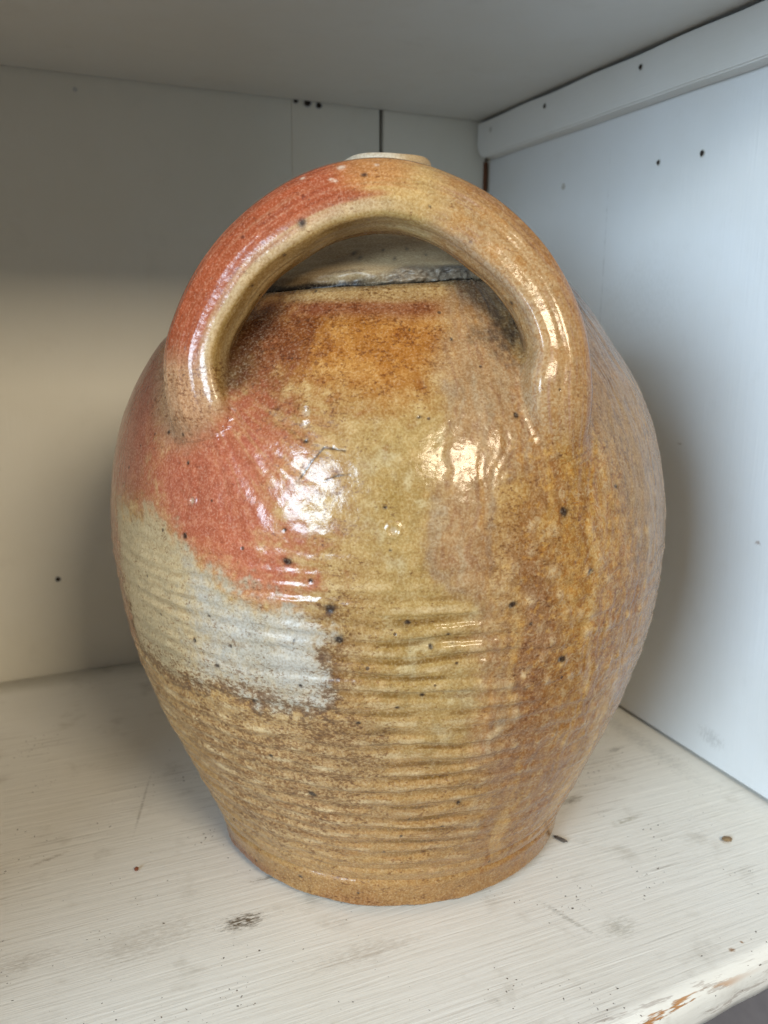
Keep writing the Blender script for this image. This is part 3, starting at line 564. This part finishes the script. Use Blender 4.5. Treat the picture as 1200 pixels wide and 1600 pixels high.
# shoulder ledge closing inwards, and base
Vr = V.reshape(len(tf), nvz, 3)
def inner_ring(src, zoff, rscale, z_abs=None):
    q = src.copy(); ax = np.stack([TX*q[:, 2], TY*q[:, 2]], -1); q[:, :2] = ax+(q[:, :2]-ax)*rscale; q[:, 2] = q[:, 2]+zoff if z_abs is None else z_abs; return q
tops = [inner_ring(Vr[:, -1], 0.0012, 0.985), inner_ring(Vr[:, -1], 0.0010, 0.965), inner_ring(Vr[:, -1], -0.0035, 0.945), inner_ring(Vr[:, -1], -0.004, 0.88)]
bots = [inner_ring(Vr[:, 0], 0, 0.985, 0.0002), inner_ring(Vr[:, 0], 0, 0.5, 0.0006), inner_ring(Vr[:, 0], 0, 0.01, 0.0006)]
Vfull = np.concatenate([np.stack(bots[::-1], 1), Vr, np.stack(tops, 1)], 1); nvz2 = Vfull.shape[1]
thf, zf, _ = to_cyl(Vfull.reshape(-1, 3)); thf = np.repeat(thn.reshape(len(tf), nvz)[:, :1], nvz2, 1).ravel(); zc = np.clip(zf, 0.0004, 0.2965)
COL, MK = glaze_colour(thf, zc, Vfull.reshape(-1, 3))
body = mesh_np('body', Vfull.reshape(-1, 3), grid_faces(len(tf), nvz2, True), MAT_GLAZE, jug)
COL4 = np.c_[COL, np.ones(len(COL))]
# shade painted into the gap under the neck; creases at the handle feet darkened
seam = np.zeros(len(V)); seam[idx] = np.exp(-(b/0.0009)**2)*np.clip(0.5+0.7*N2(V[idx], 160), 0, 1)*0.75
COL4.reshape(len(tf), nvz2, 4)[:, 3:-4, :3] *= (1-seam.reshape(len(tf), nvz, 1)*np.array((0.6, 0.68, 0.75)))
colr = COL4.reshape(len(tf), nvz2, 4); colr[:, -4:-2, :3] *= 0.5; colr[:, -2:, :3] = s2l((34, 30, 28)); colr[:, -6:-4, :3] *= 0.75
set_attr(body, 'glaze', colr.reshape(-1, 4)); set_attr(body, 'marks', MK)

# neck: pale cone set on the shoulder, with a ragged crust along the joint on the right
tn = np.radians(np.r_[np.linspace(-100, 100, 420, endpoint=False), np.linspace(100, 260, 90, endpoint=False)]); tnn = (tn+math.pi) % (2*math.pi)-math.pi
zn = np.r_[np.linspace(0.2905, 0.304, 40), np.linspace(0.3045, 0.3535, 70)]
TN, ZN = np.meshgrid(tnn, zn, indexing='ij'); a = TN.ravel(); z = ZN.ravel(); deg = np.degrees(a)
rn = np.interp(z, [0.29, 0.298, 0.303, 0.312, 0.322, 0.332, 0.342, 0.3535], [0.0845, 0.0855, 0.0825, 0.0665, 0.0490, 0.0345, 0.0260, 0.0222])
Q = np.stack([np.cos(a), np.sin(a), z/0.06], -1)
crust = smooth(-8, 6, deg+6*N2(Q, 5))*smooth(0.2955, 0.2975, z)*smooth(0.3040, 0.3018, z+0.0020*N2(Q, 7))*smooth(-0.7, -0.2, N3(Q, 6))
gapl = smooth(4, -10, deg)*smooth(0.3055, 0.298, z)
rn = rn+crust*(0.0032+0.0014*N1(Q, 16)+0.0012*N2(Q, 40))-gapl*0.0035*(1+0.5*N3(Q, 9))+0.0004*N1(Q, 6)+0.00012*np.sin(z*2*math.pi/0.0035)
VN = to_xyz(a, z, rn); VN[:, 2] += 0.0058*np.sin(a)*smooth(0.335, 0.300, z); neck = mesh_np('neck', VN, grid_faces(len(tn), len(zn), True), MAT_GLAZE, jug)
n2 = fbm(N2, VN, 90, 3); n1 = fbm(N1, VN, 30, 3); hz = N3(np.stack([np.cos(a)*2, np.sin(a)*2, z*420], -1))
CN = np.tile(s2l((158, 138, 106)), (len(a), 1))
def putn(m, rgb):
    global CN
    m = np.clip(m, 0, 1)[:, None]; CN = CN*(1-m)+s2l(rgb)*m
putn(smooth(0.0, 0.6, hz)*0.5, (138, 114, 82)); putn(smooth(0.0, 0.6, n1)*0.5, (172, 150, 112)); putn(crust, (122, 110, 94)); putn(crust*smooth(0.1, 0.5, n2), (92, 84, 76))
putn(smooth(0.2985, 0.2965, z+0.0012*n2), (34, 28, 24)); putn(gapl*smooth(0.302, 0.2995, z+0.0025*n1), (30, 24, 20)); putn(smooth(0.3055, 0.3035, z+0.002*n2)*smooth(0.3015, 0.304, z)*smooth(-30, -5, deg)*0.8*smooth(0.0, 0.4, n1+n2), (78, 70, 62))  # gap shadow painted near-black round the bottom of the neck
for da, dz_, dr in ((-12, 0.312, 0.0014), (-1, 0.3125, 0.0008), (8, 0.3125, 0.0009), (-9, 0.3095, 0.0011), (14, 0.309, 0.0007), (3, 0.308, 0.0008)):
    q = np.hypot((a-math.radians(da))*0.07, z-dz_)/dr; putn(0.85*np.exp(-q**2), (56, 44, 36))
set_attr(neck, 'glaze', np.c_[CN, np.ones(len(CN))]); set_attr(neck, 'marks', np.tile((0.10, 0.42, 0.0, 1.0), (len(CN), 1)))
# rolled rim of the mouth
pts = [(0.0225, 0.3515), (0.0228, 0.3545), (0.0243, 0.3565), (0.0249, 0.3585), (0.0246, 0.3605), (0.0236, 0.3618), (0.0220, 0.3622), (0.0204, 0.3614), (0.0192, 0.3590), (0.0188, 0.354), (0.0190, 0.345), (0.0230, 0.336), (0.022, 0.330), (0.0005, 0.3295)]
pz = np.array(pts); tr = np.linspace(0, 2*math.pi, 160, endpoint=False); tin = np.linspace(0, len(pts)-1, 80); rr = np.interp(tin, range(len(pts)), pz[:, 0]); zr = np.interp(tin, range(len(pts)), pz[:, 1])
A, I = np.meshgrid((tr+math.pi) % (2*math.pi)-math.pi, np.arange(80), indexing='ij'); a = A.ravel(); z = zr[I.ravel()]; r_ = rr[I.ravel()]
Q = np.stack([np.cos(a), np.sin(a), z/0.02], -1); r_ = 0.90*r_*(1+0.012*N1(Q, 2.0)+0.006*N2(Q, 7)); z = z-0.0013+0.0005*N3(Q, 1.5)
VM = to_xyz(a, z, r_); rim = mesh_np('rim', VM, grid_faces(160, 80, True), MAT_GLAZE, bpy.data.objects['neck'])
CN = np.tile(s2l((198, 186, 166)), (len(a), 1)); putn(smooth(-4, 34, np.degrees(a)), (184, 156, 116)); putn(smooth(0.350, 0.342, z), (90, 78, 64)); putn(smooth(0.3565, 0.3545, z)*smooth(-15, 0, np.degrees(a)), (110, 110, 96))  # greenish shadow painted below the lip at right, mouth inside coloured dark
set_attr(rim, 'glaze', np.c_[CN, np.ones(len(CN))]); set_attr(rim, 'marks', np.tile((0.12, 0.45, 0.0, 1.0), (len(CN), 1)))

# handle
phi = np.linspace(-math.pi, math.pi, NV, endpoint=False)
U, PH = np.meshgrid(np.arange(NU), phi, indexing='ij'); ui = U.ravel(); ph = PH.ravel(); s_ = uu[ui]; L = tt[-1]
Rr = PR[ui]*section(ph)
lon = np.stack([np.cos(ph)*2.4, np.sin(ph)*2.4, s_*16], -1); fine = np.stack([np.cos(ph)*8, np.sin(ph)*8, s_*22], -1)
hd = 0.00045*N1(lon)+0.00030*N2(fine)+0.0005*N3(np.stack([np.cos(ph), np.sin(ph), s_*45], -1))*smooth(0.45, 0.7, s_/L)
dirv = B0[ui]*np.cos(ph)[:, None]+B1[ui]*np.sin(ph)[:, None]
VH = PATH[ui]+dirv*(Rr+hd)[:, None]
bd = body_sd(VH); h = np.clip((K-np.abs(bd))/K, 0, 1)
VH = VH+dirv*(np.where(bd > 0, h*h*K/4, K/4*smooth(-0.004, 0.0, bd))*1.3)[:, None]
handle = mesh_np('handle', VH, grid_faces(NU, NV, False), MAT_GLAZE, jug)
hf = np.stack([ui[ph == phi[0]]*0]*1)  # noqa
# close the sweep round its section
bmh = bmesh.new(); bmh.from_mesh(handle.data); bmh.verts.ensure_lookup_table()
for i in range(NU-1):
    f = bmh.faces.new((bmh.verts[i*NV+NV-1], bmh.verts[(i+1)*NV+NV-1], bmh.verts[(i+1)*NV], bmh.verts[i*NV])); f.smooth = True
bmesh.ops.recalc_face_normals(bmh, faces=bmh.faces[:]); bmh.to_mesh(handle.data); bmh.free()
hth, hz_, hr = to_cyl(VH); CB, MB = glaze_colour(hth, np.clip(hz_, 0.0004, 0.2965), VH)
n1 = fbm(N1, VH, 30, 3); n2 = fbm(N2, VH, 95, 3); n3 = fbm(N3, VH, 260, 2); lo = N1(fine*np.array((1.6, 1.6, 0.7))); lo2 = N2(fine*np.array((3, 3, 0.8)))
fu = s_/L; dg = np.degrees(ph)
CN = np.tile(s2l((206, 168, 108)), (len(ph), 1)); mot = np.zeros(len(ph)); spk = np.full(len(ph), 0.2)
putn(smooth(0, 0.6, lo)*0.6, (186, 146, 86))
red = smooth(0.50, 0.44, fu+0.03*lo+0.02*n2)*smooth(112, 96, dg+14*lo+6*n2)*smooth(-120, -100, dg); putn(red, (180, 92, 58)); putn(red*smooth(0.0, 0.5, lo2)*0.7, (152, 76, 48)); putn(red*smooth(0.15, 0.6, -lo2)*0.5, (212, 140, 104))
oran = smooth(0.42, 0.47, fu)*smooth(0.55, 0.50, fu+0.02*lo)*smooth(95, 70, dg+10*lo); putn(oran*0.8, (204, 140, 82))
pale = np.exp(-((dg-110+8*lo)/11)**2)*smooth(0.56, 0.45, fu); putn(pale*0.7, (216, 188, 150))
inn = smooth(112, 128, dg+6*lo); putn(inn, (196, 166, 104)); putn(inn*smooth(0.0, 0.6, n1)*0.7, (160, 128, 66)); putn(inn*np.exp(-((dg-150)/14)**2)*0.6, (214, 194, 148))
rgt = smooth(0.54, 0.62, fu+0.04*n1); putn(rgt*0.85, (190, 150, 104)); putn(rgt*smooth(0.0, 0.5, n2+0.4*lo)*0.7, (182, 132, 72)); putn(rgt*smooth(0.1, 0.5, lo-0.4*n2)*0.75, (184, 142, 118)); putn(rgt*np.exp(-((dg-128-8*lo)/14)**2)*0.6, (212, 184, 150)); mot = mot+0.7*rgt
putn(rgt*smooth(70, 25, dg)*0.7, (176, 124, 66))
for fx, dgx, rad in ((0.375, 104, 0.0021), (0.47, 62, 0.0012), (0.33, 128, 0.0009), (0.30, 66, 0.0008), (0.26, 130, 0.0009), (0.74, 150, 0.0012), (0.56, 100, 0.0006)):
    q = np.hypot((fu-fx)*L, np.radians(dg-dgx)*0.0145*1.3)/rad*(1+0.3*n3); putn(0.92*np.exp(-q**3), (48, 42, 46))
for fx, dgx, rad in ((0.43, 58, 0.0008), (0.435, 64, 0.0008), (0.485, 40, 0.0008), (0.40, 30, 0.0009), (0.445, 36, 0.0014)):
    q = np.hypot((fu-fx)*L, np.radians(dg-dgx)*0.0145)/rad; putn(0.9*np.exp(-q**4), (236, 208, 184))
lend = smooth(0.155, 0.11, fu+0.02*n1); putn(lend*0.85*smooth(130, 105, dg), (206, 160, 118)); spk = spk+0.35*lend
kn = smooth(0.010, 0.001, bd+0.002*n1); CN = CN*(1-kn[:, None])+CB*kn[:, None]
MH = np.stack([np.clip(spk, 0, 1), np.full(len(ph), 0.18), np.clip(mot, 0, 1), np.ones(len(ph))], -1); MH = MH*(1-kn[:, None])+MB*kn[:, None]
g = CN.mean(1, keepdims=True); CN = np.where(kn[:, None] > 0.999, CN, (g+(CN-g)*1.0)*(0.76+0.24*kn[:, None])*(1+0.16*n2+0.14*n3+0.12*lo2)[:, None].clip(0.6, 1.4)**(1-kn[:, None]))
set_attr(handle, 'glaze', np.c_[np.clip(CN, 0.004, 0.95), np.ones(len(CN))]); set_attr(handle, 'marks', MH)

# ------------------------------------------------------------------ small debris on the shelf
def lump(name, pos, size, mat, label, cat, seed, rotz=0.0, tilt=0.0):
    bm = bmesh.new(); bmesh.ops.create_icosphere(bm, subdivisions=3, radius=1)
    n = Noise(seed); co = np.array([v.co[:] for v in bm.verts]); k = 1+0.35*n(co, 1.3)+0.15*n(co, 3.5)
    R = Matrix.Rotation(rotz, 3, 'Z') @ Matrix.Rotation(tilt, 3, 'Y')
    for v, kk in zip(bm.verts, k): v.co = R @ Vector((v.co.x*size[0]*kk, v.co.y*size[1]*kk, v.co.z*size[2]*kk))
    zmin = min(v.co.z for v in bm.verts)
    for v in bm.verts: v.co.z -= zmin
    o = bm_obj(name, bm, mat, None, True); o.location = pos; o['label'] = label; o['category'] = cat; return o
lump('wood_plug', (0.160, -0.107, 0.0), (0.0030, 0.0024, 0.0008), MAT_PLUG, 'small bare brown wood plug in the shelf near the side panel', 'plug', 21)
lump('wood_splinter', (0.0735, -0.0712, 0.0), (0.0042, 0.0012, 0.0008), MAT_SPLINTER, 'dark grey splinter lying right beside the foot of the jug', 'splinter', 22, -1.15)
lump('clay_crumb', (-0.148, -0.008, 0.0), (0.0011, 0.0010, 0.0010), MAT_CRUMB, 'tiny red brown crumb on the shelf left of the jug', 'crumb', 23)
